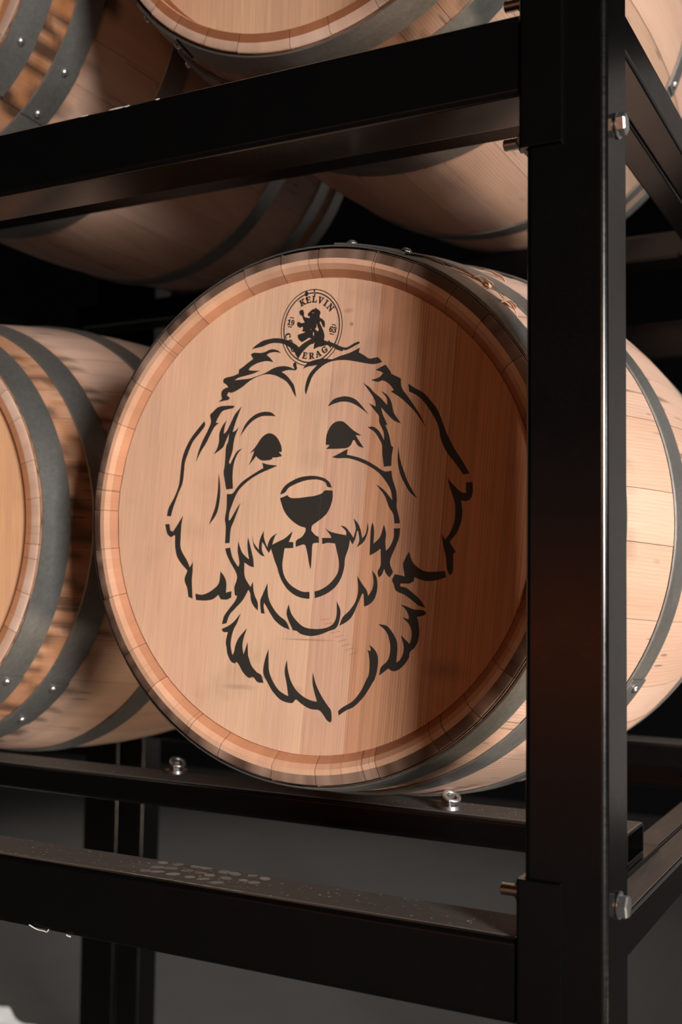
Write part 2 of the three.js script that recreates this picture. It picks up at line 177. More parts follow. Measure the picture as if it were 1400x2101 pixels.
  stroke('-81.7,-107.6 -86.0,-117.6 -90.4,-125.3 -93.3,-134.5 -94.0,-143.6 -91.5,-153.4 -89.4,-149.5 -88.1,-143.4 -84.7,-135.7 -79.4,-129.5 -73.3,-123.6 -77.1,-133.2 -78.7,-143.0 -77.1,-152.0 -75.4,-147.4 -72.1,-138.3 -71.3,-151.8 -70.5,-154.7 -66.8,-163.4 -59.7,-170.3 -54.5,-173.0 -50.9,-181.2 -58.4,-180.9 -64.2,-175.9 -70.0,-176.7 -77.1,-171.6 -83.1,-163.1 -86.1,-160.3 -88.4,-162.4 -93.7,-159.7 -98.1,-152.0 -99.4,-145.3 -100.5,-140.0 -99.7,-134.7 -98.0,-128.4 -104.0,-128.3 -106.3,-125.4 -97.7,-121.7 -90.6,-116.9');
  stroke('-45.4,-145.0 -45.1,-158.5 -44.3,-168.1 -40.2,-177.6 -33.2,-186.8 -26.4,-191.2 -19.9,-193.7 -22.1,-181.4 -24.6,-170.1 -24.2,-162.4 -22.3,-155.6 -20.7,-167.0 -16.6,-178.3 -9.8,-187.4 0.2,-194.0 9.0,-196.8 15.0,-197.4 11.0,-185.4 9.2,-177.0 9.6,-167.0 13.1,-178.6 19.8,-190.5 27.5,-200.4 31.8,-205.7 32.7,-215.0 31.0,-218.1 26.6,-215.4 22.3,-210.1 17.3,-206.2 7.0,-205.4 -2.9,-201.3 -9.6,-196.9 -11.8,-197.5 -15.1,-200.6 -22.9,-200.1 -30.8,-197.2 -40.0,-189.1 -45.8,-180.8 -51.1,-172.3 -51.3,-163.6 -48.6,-152.9');
  // round cooper's stamp under the picture: two rings, a rampant lion, lettering round the edge
  const cx = 1.4, cy = 200.6, turn = rad(-14);
  g.lineWidth = 1.0; g.beginPath(); g.ellipse(cx, cy, 37.5, 41.4, 0, 0, 2 * Math.PI); g.stroke();
  g.lineWidth = 1.4; g.beginPath(); g.ellipse(cx, cy, 34.2, 37.8, 0, 0, 2 * Math.PI); g.stroke();
  g.fillStyle = 'rgba(24,22,22,0.96)';
  g.beginPath();
  { const stroke = (text) => outline(g, text, 0.2);
    stroke('6.3,221.8 9.3,219.6 11.9,217.8 12.6,215.1 11.5,213.7 11.6,210.3 14.1,209.3 17.2,206.3 18.2,203.2 17.7,199.1 15.6,200.4 13.4,205.2 12.1,206.8 11.7,204.6 13.9,200.6 16.5,195.1 17.8,190.4 17.1,185.2 18.4,180.6 15.1,179.0 10.8,179.0 4.4,176.9 5.2,181.8 6.5,184.7 5.1,187.1 4.2,190.2 3.8,187.9 -1.3,189.9 -6.5,187.3 -9.9,185.7 -13.0,187.9 -15.2,191.2 -15.2,194.2 -11.8,195.0 -7.5,195.8 -5.8,197.1 -8.4,197.0 -10.1,198.3 -8.9,200.1 -9.3,202.8 -12.8,201.6 -15.9,203.8 -16.4,207.3 -14.6,208.6 -11.6,206.8 -9.4,206.6 -6.8,207.1 -8.6,210.3 -10.4,214.7 -13.0,216.1 -14.0,219.3 -12.3,221.0 -9.2,221.1 -8.0,217.9 -7.8,213.3 -5.2,212.3 -1.7,211.2 -0.0,212.5 -2.6,213.6 -3.5,215.6 -1.0,218.0 2.4,220.3 5.4,220.7');
    stroke('8.3,204.5 8.9,201.8 7.5,200.1');
    stroke('8.7,201.5 10.7,197.5 9.3,195.6 6.0,198.7');
    stroke('3.9,196.3 5.1,193.9 4.6,190.9 3.4,192.9');
    stroke('0.2,199.2 1.9,198.6 1.1,197.9');
    stroke('1.6,216.9 4.6,216.9 3.4,216.0');
  }
  g.fill('evenodd');
  g.textAlign = 'center'; g.textBaseline = 'middle';
  const letter = (ch, deg, r, spin, px) => { g.save(); g.translate(cx + r * Math.cos(rad(deg)), cy + r * 1.03 * Math.sin(rad(deg))); g.rotate(spin); g.scale(1, -1); g.font = 'bold ' + px + 'px serif'; g.fillText(ch, 0, 0); g.lineWidth = 0.55; g.strokeText(ch, 0, 0); g.restore(); };
  [...'KELVIN'].forEach((ch, i) => { const a = 112.5 - 14.6 * i; letter(ch, a, 30.0, rad(a - 90), 9.6); });
  [...'COOPERAGE'].forEach((ch, i) => { const a = -168.5 + 16 * i; letter(ch, a, 29.6, rad(a + 90), 9.2); });
  for (const [ch, a] of [['19', 162.8], ['63', -9.2]]) {
    letter(ch, a, 26.7, turn, 8.2);
    for (const s of [-1, 1]) { g.save(); g.translate(cx + 26.7 * Math.cos(rad(a)), cy + 28 * Math.sin(rad(a))); g.rotate(turn); g.fillRect(-2.6, s * 5.0 - 0.5, 5.2, 1.0); g.restore(); }
  }
  // bleeds of ink where the stamp was set down, rubbed marks in the wood
  for (const [x, y, r] of [[-5.2, 238.1, 2.2], [-4.7, 232.7, 1.5], [4.6, 240.6, 1], [5.1, 236.2, 0.9], [-18.4, 161.7, 2.1], [-17.4, 158.2, 1.8]]) { g.beginPath(); g.ellipse(x, y, r, r * 1.3, 0, 0, 7); g.fill(); }
  for (const [x, y, rx, ry, a] of [[-82.1, -187.2, 26, 4, 0.10], [-57.6, -175.4, 22, 3, 0.13], [-10.6, -189.2, 10, 9, 0.10], [50.2, 199.9, 3, 3, 0.25], [46.3, 214.6, 8, 3, 0.12], [3.2, -133.3, 40, 1.2, 0.18], [118.8, -30.4, 20, 60, 0.05], [158.0, -157.8, 30, 14, 0.13]]) {
    const h = g.createRadialGradient(0, 0, 0, 0, 0, 1); h.addColorStop(0, 'rgba(60,45,40,' + a * 2 + ')'); h.addColorStop(1, 'rgba(60,45,40,0)');
    g.save(); g.translate(x, y); g.scale(rx, ry); g.fillStyle = h; g.beginPath(); g.arc(0, 0, 1, 0, 7); g.fill(); g.restore();
  }
  g.strokeStyle = 'rgba(120,62,40,0.35)'; g.lineWidth = 0.8;                      // ray flecks across the grain
  for (let i = 0; i < 9; i++) { g.beginPath(); g.moveTo(18 + 4.2 * i, -112 - 4.4 * i); g.lineTo(27 + 4.0 * i + 2, -110.5 - 4.2 * i); g.stroke(); }
}

// ---------------------------------------------------------------- barrels
const LONG = 0.91, RE = 0.2835;
let RB = 0.3445;                                       // bulge of the barrel being built
const profile = (t) => { const u = Math.min(t, LONG - t) / (LONG / 2); return RE + (RB - RE) * Math.sin((Math.PI / 2) * clamp(u)); };
const STOPS = [0.0045, 0.02, 0.045, 0.055, 0.065, 0.075, 0.085, 0.105, 0.13, 0.145, 0.165, 0.19, 0.25, 0.31, 0.38, 0.445, 0.51, 0.58, 0.64, 0.70, 0.76, 0.81, 0.85, LONG - 0.007];
// one stave: outside, bevel, end, inner wall and both edges; a0..a1 the angle it takes
function staveGeometry(a0, a1, lift, look) {
  const pos = [], uv = [], col = [], idx = [], across = 7, uo = rnd() * 3, vo = rnd() * 3, end = span(0.86, 1.06);
  const strip = (rows, colour, n = across, grain = 1) => {                 // rows: [t, r]; every row n points across
    const base = pos.length / 3;
    let v = vo;
    rows.forEach(([t, r], j) => {
      if (j) v += Math.hypot(t - rows[j - 1][0], r - rows[j - 1][1]);
      for (let i = 0; i < n; i++) {
        const a = a0 + ((a1 - a0) * i) / (n - 1);
        pos.push(r * Math.cos(a), r * Math.sin(a), -t); uv.push(uo + (a - a0) * 0.3 * grain, v); col.push(...colour(t, a));
      }
    });
    for (let j = 0; j + 1 < rows.length; j++) for (let i = 0; i + 1 < n; i++) { const q = base + j * n + i; idx.push(q, q + n, q + 1, q + 1, q + n, q + n + 1); }
  };
  const dirt = (t, a) => {                                       // weathered wood between the end hoops: a stain of the wood itself
    const k = look.dirt * (1 - smooth(0.10, 0.16, Math.min(t, LONG - t))) * (0.75 + 0.5 * noise(a * 22, t * 60, 71));
    const s = look.dirt * smooth(0.48, 0.8, noise(a * 55, t * 22, 73)) * (t < 0.15 ? 0.75 : 0.12);
    return [(1 - 0.3 * k) * (1 - s), (1 - 0.5 * k) * (1 - s), (1 - 0.66 * k) * (1 - s)];
  };
  strip(STOPS.map((t) => [t, profile(t) + lift]), dirt);
  const dark = (t, a) => { const n = noise(a * 9, 1, 77), m = noise(a * 40, 2, 78), k = look.bevel * clamp(0.8 + 0.5 * (n - 0.45) + 0.4 * (m - 0.5)); return [1 - 0.86 * k, 1 - 0.89 * k, 1 - 0.91 * k]; };
  const ends = () => [0.98 * end * look.end[0], 0.86 * end * look.end[1], 0.76 * end * look.end[2]];
  const ends2 = () => [0.95 * end * look.wall[0], 0.80 * end * look.wall[1], 0.68 * end * look.wall[2]];
  const inner = () => look.inner.map((v) => v * end);
  strip([[0.0, 0.2725 + lift], [0.0012, RE - 0.0015 + lift], [0.0045, RE + lift]], dark, across, 2.7);
  strip([[0.0, look.lip], [0.0, 0.2725 + lift]], ends, across, 2.7);
  const rise = look.lip - look.croze;
  const knee = look.deep > 0.02 ? [0.002, look.lip - 0.0012] : [look.deep * 0.4, look.lip - rise * 0.4];
  strip([knee, [0.0, look.lip]], ends2, across, 2.7);
  strip([[look.deep + 0.004, look.croze - 0.0006], knee], inner, across, 2.7);
  strip([[LONG - 0.007, RE + lift], [LONG, 0.2735 + lift], [LONG, 0.2625], [LONG - 0.04, 0.2592]], ends, across, 2.7);
  for (const [a, side] of [[a0, 1], [a1, -1]]) {                 // the joints
    const base = pos.length / 3;
    STOPS.forEach((t) => { for (const d of [0, 0.012]) { const r = profile(t) + lift - d; pos.push(r * Math.cos(a), r * Math.sin(a), -t); uv.push(uo + d, vo + t); col.push(0.4, 0.3, 0.22); } });
    for (let j = 0; j + 1 < STOPS.length; j++) { const q = base + 2 * j; if (side > 0) idx.push(q, q + 1, q + 2, q + 2, q + 1, q + 3); else idx.push(q, q + 2, q + 1, q + 1, q + 2, q + 3); }
  }
  const g = new THREE.BufferGeometry();
  g.setAttribute('position', new THREE.Float32BufferAttribute(pos, 3)); g.setAttribute('uv', new THREE.Float32BufferAttribute(uv, 2)); g.setAttribute('color', new THREE.Float32BufferAttribute(col, 3));
  g.setIndex(idx); g.computeVertexNormals();
  return g;
}
// a hoop: a band of strip steel laid on the staves between t0 and t1, its ends lapped at angle a
function hoopGeometry(t0, t1, lap) {
  const N = 120, pos = [], uv = [], idx = [], th = 0.0022;
  const band = (from, to, n, lift) => {
    const rows = [[t0, 0.0002], [t0 + 0.0006, th], [t0 + (t1 - t0) * 0.5, th + 0.0003], [t1 - 0.0006, th], [t1, 0.0002]];
    rows.forEach(([t, h], j) => {
      if (j + 1 === rows.length) return;
      const base = pos.length / 3, [tb, hb] = rows[j + 1];
      for (let i = 0; i <= n; i++) {
        const a = from + ((to - from) * i) / n, wob = 0.0004 * Math.sin(a * 7 + t0 * 90);
        for (const [q, d] of [[t, h], [tb, hb]]) { const r = profile(Math.max(q, 0.007)) + 0.0008 + d + lift; pos.push(r * Math.cos(a), r * Math.sin(a), -q - wob); uv.push(a * 0.3, q); }
      }
      for (let i = 0; i < n; i++) { const q = base + 2 * i; idx.push(q, q + 1, q + 2, q + 2, q + 1, q + 3); }
    });
  };
  band(0, 2 * Math.PI, N, 0);
  band(lap - rad(2), lap + rad(15), 10, 0.0021);
  const g = new THREE.BufferGeometry();
  g.setAttribute('position', new THREE.Float32BufferAttribute(pos, 3)); g.setAttribute('uv', new THREE.Float32BufferAttribute(uv, 2));
  g.setIndex(idx); g.computeVertexNormals();
  return g;
}
const rivetShape = (() => { const g = new THREE.SphereGeometry(0.0062, 12, 6, 0, 2 * Math.PI, 0, Math.PI / 2); g.scale(1, 0.7, 1); g.rotateZ(-Math.PI / 2); return g; })();
const HOOPS = [[0.0055, 0.047], [0.083, 0.126], [0.262, 0.306], [LONG - 0.306, LONG - 0.262], [LONG - 0.126, LONG - 0.083], [LONG - 0.047, LONG - 0.0035]];
function boardGeometry(x0, x1, R, depth) {
  const top = [], bottom = [], g0 = 0.0001;
  for (let i = 0; i <= 10; i++) { const x = x0 + g0 + ((x1 - x0 - 2 * g0) * i) / 10, h = Math.sqrt(Math.max(1e-6, R * R - x * x)); top.push(new THREE.Vector2(x, h)); bottom.unshift(new THREE.Vector2(x, -h)); }
  const g = new THREE.ExtrudeGeometry(new THREE.Shape([...bottom, ...top]), { depth, bevelEnabled: true, bevelSize: 0.00012, bevelThickness: 0.00012, bevelOffset: -0.00012, bevelSegments: 1, curveSegments: 1 });
  return g;
}
function barrel(label, group, { bulge = 0.3445, x, y, z, roll = 0, turn = 0, boards, headMat, look, laps, rivets = [0] }) {
  RB = bulge;
  const b = thing('oak_barrel', label, 'barrel', [x, y - RB, z], group);
  b.rotation.y = turn;
  const put = (name, g, m, parent) => part(name, g, m, parent ?? b);
  const up = (g) => g.translate(0, RB, 0);
  // staves of uneven width
  const widths = Array.from({ length: 30 }, () => span(0.75, 1.25)), sum = widths.reduce((p, q) => p + q, 0);
  let a = roll;
  for (const w of widths) {
    const d = (w / sum) * 2 * Math.PI, gap = 0.0009;
    put('stave', up(staveGeometry(a + gap, a + d - gap, span(-0.0006, 0.0006), look)), staveMats[Math.floor(rnd() * staveMats.length)]);
    a += d;
  }
  // heads: boards set in the croze
  {
    boards.forEach(([x0], i) => {
      const g = boardGeometry(Math.max(x0, -look.croze), Math.min(boards[i + 1]?.[0] ?? 1, look.croze), look.croze + 0.0002, 0.018);
      g.rotateZ(headMat.userData.turn ?? 0);
      g.translate(0, 0, -look.deep - 0.018);
      const p = g.attributes.position, uvs = new Float32Array(p.count * 2);
      for (let k = 0; k < p.count; k++) { uvs[2 * k] = p.getX(k) / HEAD + 0.5; uvs[2 * k + 1] = p.getY(k) / HEAD + 0.5; }
      g.setAttribute('uv', new THREE.BufferAttribute(uvs, 2));
      put('head_board', up(g), headMat);
    });
  }
  const back = new THREE.CylinderGeometry(0.2592, 0.2592, 0.018, 48); back.rotateX(Math.PI / 2); back.translate(0, 0, -LONG + 0.04);
  const bu = back.attributes.uv; for (let k = 0; k < bu.count; k++) bu.setXY(k, bu.getX(k) * 0.5, bu.getY(k) * 0.5);
  put('rear_head', up(back), plainOak);
  HOOPS.forEach(([t0, t1], i) => {
    const lap = rad(laps[i % laps.length]), h = put('hoop', up(hoopGeometry(t0, t1, lap)), steel);
    if (!i) h.userData.label = 'wide steel hoop at the end of the barrel';
    for (const s of [0, 13]) {
      const q = lap + rad(s), t = (t0 + t1) / 2, r = profile(t) + 0.0052;
      const rv = part('rivet', rivetShape, zinc, h);
      rv.position.set(r * Math.cos(q), RB + r * Math.sin(q), -t); rv.rotation.z = q;
    }
  });
  return b;
}
const plainOak = new THREE.MeshStandardMaterial({ map: oakMap, roughness: 0.75 });
const withTurn = (m, t) => { m.userData.turn = t; return m; };

// ---------------------------------------------------------------- the room
const Y = (y) => y + EYE;                            // heights below are measured from the lens
const box = (w, h, d, x, y, z) => new THREE.BoxGeometry(w, h, d).translate(x, y, z);
const concreteMap = texture(512, 512, 1.2, 1.2, (x, y) => { const v = 0.225 + 0.026 * (fbm(x * 7, y * 7, 51) - 0.45) + 0.025 * (noise(x * 200, y * 200, 52) - 0.5); return [v * 1.0, v * 0.96, v * 0.93]; });
const concrete = new THREE.MeshStandardMaterial({ map: concreteMap, roughness: 0.85 });
const darkWall = new THREE.MeshPhysicalMaterial({ specularIntensity: 0.05, color: new THREE.Color().setRGB(0.004, 0.004, 0.0045), roughness: 0.9 });
const timberMap = texture(512, 512, 1.5, 1.5, (x, y) => { const v = 0.9 + 0.2 * (fbm(x * 3, y * 22, 55) - 0.45); return [0.8 * v, 0.42 * v, 0.16 * v]; });
const timber = new THREE.MeshStandardMaterial({ map: timberMap, roughness: 0.8 });
const metric = (g, s = 1) => { const p = g.attributes.position, n = g.attributes.normal, u = g.attributes.uv; for (let i = 0; i < p.count; i++) { const ax = Math.abs(n.getX(i)), ay = Math.abs(n.getY(i)); u.setXY(i, s * (ax > 0.5 ? p.getZ(i) : p.getX(i)), s * (ay > 0.5 ? p.getZ(i) : p.getY(i))); } return g; };
structure('floor', metric(box(14.8, 0.2, 16.4, 0.1, -0.1, 1.2)), concrete);
structure('ceiling', box(14.8, 0.2, 16.4, 0.1, 4.5, 1.2), darkWall);
structure('wall_back', box(14.8, 4.4, 0.2, 0.1, 2.2, -6.5), darkWall);
structure('wall_left', box(0.2, 4.4, 15.6, -7.2, 2.2, 1.2), darkWall);
structure('wall_right', box(0.2, 4.4, 15.6, 7.4, 2.2, 1.2), darkWall);
structure('wall_front', box(14.8, 4.4, 0.2, 0.1, 2.2, 9.1), darkWall);
structure('unseen_trim_1', metric(box(14.2, 1.25, 0.04, 0.1, 0.625, 8.97)), timber);                                   // timber wainscot out of view, placed for its glow in the black paint
{
  const palePanel = structure('unseen_panel_1', box(2.6, 4.2, 0.06, 1.5, 2.1, -6.36), new THREE.MeshStandardMaterial({ color: new THREE.Color().setRGB(0.36, 0.345, 0.34), roughness: 0.7 }));  // pale panel out of view, placed to reflect in the post's side face
  part('panel_handle', new THREE.CapsuleGeometry(0.015, 0.3, 4, 10).translate(0.4, 1.05, -6.31), darkZinc, palePanel);
}

// strip lamps, all out of view: housing, hangers, glowing diffuser and its light
for (const { x, y, z, long, w, power, color, label, aim: to } of UNSEEN_LAMPS) {
  const aim = to ? new THREE.Vector3(...to) : new THREE.Vector3(-0.7, EYE + 0.1, z < 0 ? z : -1);
  const lamp = thing('unseen_strip_lamp', label, 'lamp', [x, y, z]);
  lamp.lookAt(aim);
  part('housing', box(long + 0.06, w + 0.05, 0.07, 0, 0, -0.045), new THREE.MeshStandardMaterial({ color: 0xdddddd, roughness: 0.6 }), lamp);
  part('diffuser', box(long, w, 0.008, 0, 0, -0.006), new THREE.MeshStandardMaterial({ color: 0xffffff, emissive: color, emissiveIntensity: 2.0, roughness: 0.5 }), lamp);
  for (const s of [-1, 1]) part('hanger', new THREE.CylinderGeometry(0.006, 0.006, 4.4 - y, 8).translate(s * long * 0.4, (4.4 - y) / 2 + 0.05, -0.05), zinc, lamp);
  const light = new THREE.RectAreaLight(color, power, long, w);
  light.name = 'unseen_strip_light'; light.position.set(x, y, z); light.lookAt(aim); light.translateZ(-0.01);
  scene.add(light);
}
// frosted window out of view: pane, frame, and the light placed in it
{
  const { x, y0, y1, z0, z1, power, color } = DAY, h = y1 - y0, l = z1 - z0, my = (y0 + y1) / 2, mz = (z0 + z1) / 2;
  const pane = structure('unseen_window_1', box(0.01, h, l, x, my, mz), new THREE.MeshStandardMaterial({ color: 0xffffff, emissive: color, emissiveIntensity: 1.5, roughness: 0.5 }));
  for (const [hh, ll, y, z] of [[h + 0.2, 0.1, my, z0 - 0.05], [h + 0.2, 0.1, my, z1 + 0.05], [0.1, l + 0.2, y1 + 0.05, mz], [0.1, l + 0.2, y0 - 0.05, mz]]) part('unseen_window_frame', box(0.05, hh, ll, x, y, z), darkZinc, pane);
  const light = new THREE.RectAreaLight(color, power, l, h);
  light.name = 'unseen_window_light'; light.position.set(x - 0.02, my, mz); light.lookAt(-5, my, mz);
  scene.add(light);
}

// low lamp out of view, placed to light the barrel undersides from the right
{
  const { x, y, z, w, h, power, color } = LOW_LAMP, aim = new THREE.Vector3(-0.6, EYE + 0.05, -1.45);
  const lamp = thing('unseen_low_lamp', 'unseen low lamp on a small stand, lighting the barrel undersides from the right', 'lamp', [x, 0, z]);
  const headG = new THREE.Group(); headG.position.set(0, y, 0); lamp.add(headG); headG.name = 'lamp_head'; headG.lookAt(aim);
  part('housing', box(w + 0.03, h + 0.03, 0.06, 0, 0, -0.036), darkZinc, headG);
  part('diffuser', box(w, h, 0.006, 0, 0, -0.004), new THREE.MeshStandardMaterial({ color: 0xffffff, emissive: color, emissiveIntensity: 2, roughness: 0.5 }), headG);
  part('stand', mergeGeometries([box(0.4, 0.02, 0.03, 0, 0.01, -0.1), box(0.4, 0.02, 0.03, 0, 0.01, 0.1), box(0.03, 0.02, 0.23, -0.18, 0.012, 0), box(0.03, 0.02, 0.23, 0.18, 0.012, 0), box(0.025, y - 0.1, 0.025, 0, (y - 0.1) / 2, -0.1)]), darkZinc, lamp);
  const light = new THREE.RectAreaLight(color, power, w, h);
  light.name = 'unseen_low_light'; light.position.set(x, y, z); light.lookAt(aim); light.translateZ(-0.008);
  scene.add(light);
}

// ceiling spot out of view, placed to light the floor behind the rack
{
  const { x, y, z, power, color } = BACK, lamp = thing('unseen_ceiling_spot', 'unseen round ceiling spot lighting the sheet and floor behind the rack', 'lamp', [x, y, z]);
  part('housing', new THREE.LatheGeometry([[0.02, 0.2], [0.09, 0.19], [0.1, 0.02], [0.1, 0.0], [0.095, 0.0], [0.094, 0.02]].map((p) => new THREE.Vector2(...p)), 32), darkZinc, lamp);
  part('lens', new THREE.CylinderGeometry(0.09, 0.09, 0.006, 32).translate(0, 0.012, 0), new THREE.MeshStandardMaterial({ color: 0xffffff, emissive: color, emissiveIntensity: 2, roughness: 0.5 }), lamp);
  const light = new THREE.SpotLight(color, power, 0, 0.56, 0.5, 2);
  light.name = 'unseen_spot_light'; light.position.set(x, y - 0.01, z); light.target.position.set(x, 0, z - 0.05); light.castShadow = true; light.shadow.radius = 4; light.target.name = 'unseen_spot_target';
  scene.add(light, light.target);
}
// duct out of view, placed only to keep window light off the upper barrels
{
  const d = thing('unseen_shading_duct', 'unseen square duct out of view, keeping window light off the upper barrels', 'duct', [3.2, EYE + 1.12, 0.9]);
  part('duct_body', metric(box(0.5, 0.9, 6.4, 0, 0.45, 0)), steel, d);
  for (const z of [-3.1, -1.5, 0, 1.5, 3.1]) part('flange', box(0.57, 0.97, 0.03, 0, 0.45, z), steel, d);
  for (const z of [-2.3, 2.3]) for (const x of [-0.2, 0.2]) part('hanger', new THREE.CylinderGeometry(0.006, 0.006, 4.4 - EYE - 2.02, 8).translate(x, 0.9 + (4.4 - EYE - 2.02) / 2, z), zinc, d);
}

// ---------------------------------------------------------------- the steel rack
function roundRect(w, h, r) {
  const s = new THREE.Shape(), a = w / 2, b = h / 2;
  s.moveTo(-a + r, -b); s.lineTo(a - r, -b); s.absarc(a - r, -b + r, r, -Math.PI / 2, 0); s.lineTo(a, b - r); s.absarc(a - r, b - r, r, 0, Math.PI / 2);
  s.lineTo(-a + r, b); s.absarc(-a + r, b - r, r, Math.PI / 2, Math.PI); s.lineTo(-a, -b + r); s.absarc(-a + r, -b + r, r, Math.PI, 1.5 * Math.PI);
  return s;
}
// square hollow section, wall of 3 mm, smooth round corners
function tube(w, h, length, axis, r = 0.006, wall = 0.0032) {
  const s = roundRect(w, h, r);
  s.holes.push(new THREE.Path(roundRect(w - 2 * wall, h - 2 * wall, Math.max(0.001, r - wall)).getPoints(5)));
  const g = new THREE.ExtrudeGeometry(s, { depth: length, bevelEnabled: false, curveSegments: 8 });
  g.translate(0, 0, -length / 2);
  smoothCorners(g, w, h, r);
  if (axis === 'x') g.rotateY(Math.PI / 2);
  if (axis === 'y') g.rotateX(-Math.PI / 2);
  return g;
}
function smoothCorners(g, w, h, r) {                  // normals of the outer skin follow the round corner
  const p = g.attributes.position, n = g.attributes.normal;
  for (let i = 0; i < p.count; i++) {
    if (Math.abs(n.getZ(i)) > 0.5) continue;
    const x = p.getX(i), y = p.getY(i), dx = Math.max(0, Math.abs(x) - (w / 2 - r)) * Math.sign(x), dy = Math.max(0, Math.abs(y) - (h / 2 - r)) * Math.sign(y), l = Math.hypot(dx, dy);
    if (l > r * 0.97 && dx && dy) n.setXYZ(i, dx / l, dy / l, 0);
  }
}
const rack = thing('barrel_rack', 'black painted steel rack of square tubes carrying the oak barrels', 'rack', [0, 0, 0]);
const at = (g, x, y, z) => g.translate(x, y, z);
const P = 0.0696, XR = -0.2386, XL = -1.651;          // post size, outer faces of the right and left post lines
const ZF = 0.914, ZB = 2.158;                         // fronts of the front and rear posts
const postG = tube(P, P, 3.0, 'y');
for (const [x, z, n] of [[XR - P / 2, ZF + P / 2], [XR - P / 2, ZB + P / 2], [XL - P / 2, ZF + P / 2], [XL - P / 2, ZB + P / 2]]) part('post', postG, blackPaint, rack).position.set(x, 1.5, -z);
part('post', tube(0.1, P, 3.0, 'y'), blackPaint, rack).position.set(XL - P - 0.055, 1.5, -(ZB + P / 2));
const beamLen = XR - P - 0.0055 - (XL + 0.0055) - 0.002, beamX = (XR - P + XL) / 2;
// dust that has settled on the upward faces: specks everywhere, round dried prints at one place on the front beam
const dustCanvas = (w, h, mw, prints) => {
  const cv = document.createElement('canvas'); cv.width = w; cv.height = h;
  const g = cv.getContext('2d'), k = w / mw;
  g.fillStyle = 'rgb(78,74,71)'; g.fillRect(0, 0, w, h);
  for (let i = 0; i < 1500; i++) { const v = Math.floor(span(45, 95)); g.fillStyle = `rgba(${v},${v - 6},${v - 12},0.25)`; g.fillRect(rnd() * w, rnd() * h, span(2, 60), span(1, 4)); }
  for (let i = 0; i < mw * 420; i++) { const v = Math.floor(span(170, 255)), s = span(0.4, 1.3) * k * 0.001; g.fillStyle = `rgba(${v},${v - 12},${v - 30},${span(0.4, 1)})`; g.beginPath(); g.arc(rnd() * w, rnd() * h, s, 0, 7); g.fill(); }
  if (prints) prints(g, k);
  const t = new THREE.CanvasTexture(cv); t.colorSpace = THREE.SRGBColorSpace; t.magFilter = THREE.LinearFilter;
  return new THREE.MeshStandardMaterial({ map: t, roughness: 0.75 });
};
function dust(parent, mat, w, d, x, y, z) { const g = box(w, 0.0006, d, x, y, z); return part('dust_film', g, mat, parent, 'thin grey dust on the top face'); }
const plainDust = dustCanvas(2048, 128, 1.3, null);

const hex = (r, h) => { const g = new THREE.CylinderGeometry(r, r, h, 6, 1); const top = new THREE.CylinderGeometry(r * 0.86, r, h * 0.22, 6, 1).translate(0, h * 0.61, 0); return mergeGeometries([g, top]).toNonIndexed(); };
const flat = (g) => { g.computeVertexNormals(); return g; };
const boltHead = flat(hex(0.0098, 0.0062)), washer = new THREE.CylinderGeometry(0.0112, 0.0112, 0.0014, 24), nutG = flat(hex(0.0098, 0.008));
// thread: a lathe with a sawtooth outline
const thread = new THREE.LatheGeometry(Array.from({ length: 25 }, (_, i) => new THREE.Vector2(i === 24 ? 0.0001 : i % 2 ? 0.0046 : 0.0054, i * 0.00105)), 20);
function bracket(xPost, side, yMid, label) {         // bent plate on the front corner of a post, bolted through it; side -1: on the left face
  const t = 0.0052, face = xPost + side * P / 2, s = new THREE.Shape();
  const ox = side * t, legX = -side * 0.0325, legZ = 0.055;
  // section in plan: x to the right, y away from the eye
  s.moveTo(0, 0); s.lineTo(legX, 0); s.lineTo(legX, -t); s.lineTo(side * (t - 0.004), -t); s.quadraticCurveTo(ox, -t, ox, -t + 0.004); s.lineTo(ox, legZ); s.lineTo(0, legZ); s.closePath();
  const g = new THREE.ExtrudeGeometry(s, { depth: 0.166, bevelEnabled: true, bevelSize: 0.001, bevelThickness: 0.001, bevelOffset: -0.001, bevelSegments: 2 });
  g.translate(0, 0, -0.083); g.rotateX(-Math.PI / 2);
  const b = part('bracket', g, blackPaint, rack, label); b.position.set(face, Y(yMid), -ZF);
  for (const v of [-0.064, 0.064]) {
    const across = (name, geo, x, m = zinc) => { const q = part(name, geo, m, b); q.rotation.z = side * Math.PI / 2; q.position.set(x, v, -0.034); return q; };
    const far = -side * (P + 0.0008);
    across('washer', washer, far - side * 0.0005);
    const hd = part('bolt_head', boltHead, zinc, b); hd.rotation.set(0, 0, side * Math.PI / 2); hd.rotation.order = 'ZYX'; hd.rotation.y = 0.3 + v * 9; hd.position.set(far - side * 0.0042, v, -0.031);
    across('washer', washer, side * (t + 0.0012), darkZinc);
    const nt = across('nut', nutG, side * (t + 0.0058), darkZinc); nt.rotation.y = v * 20;
    const th = part('bolt_thread', thread, zinc, b); th.rotation.z = -side * Math.PI / 2; th.position.set(side * (t + 0.002), v, -0.034);
  }
}
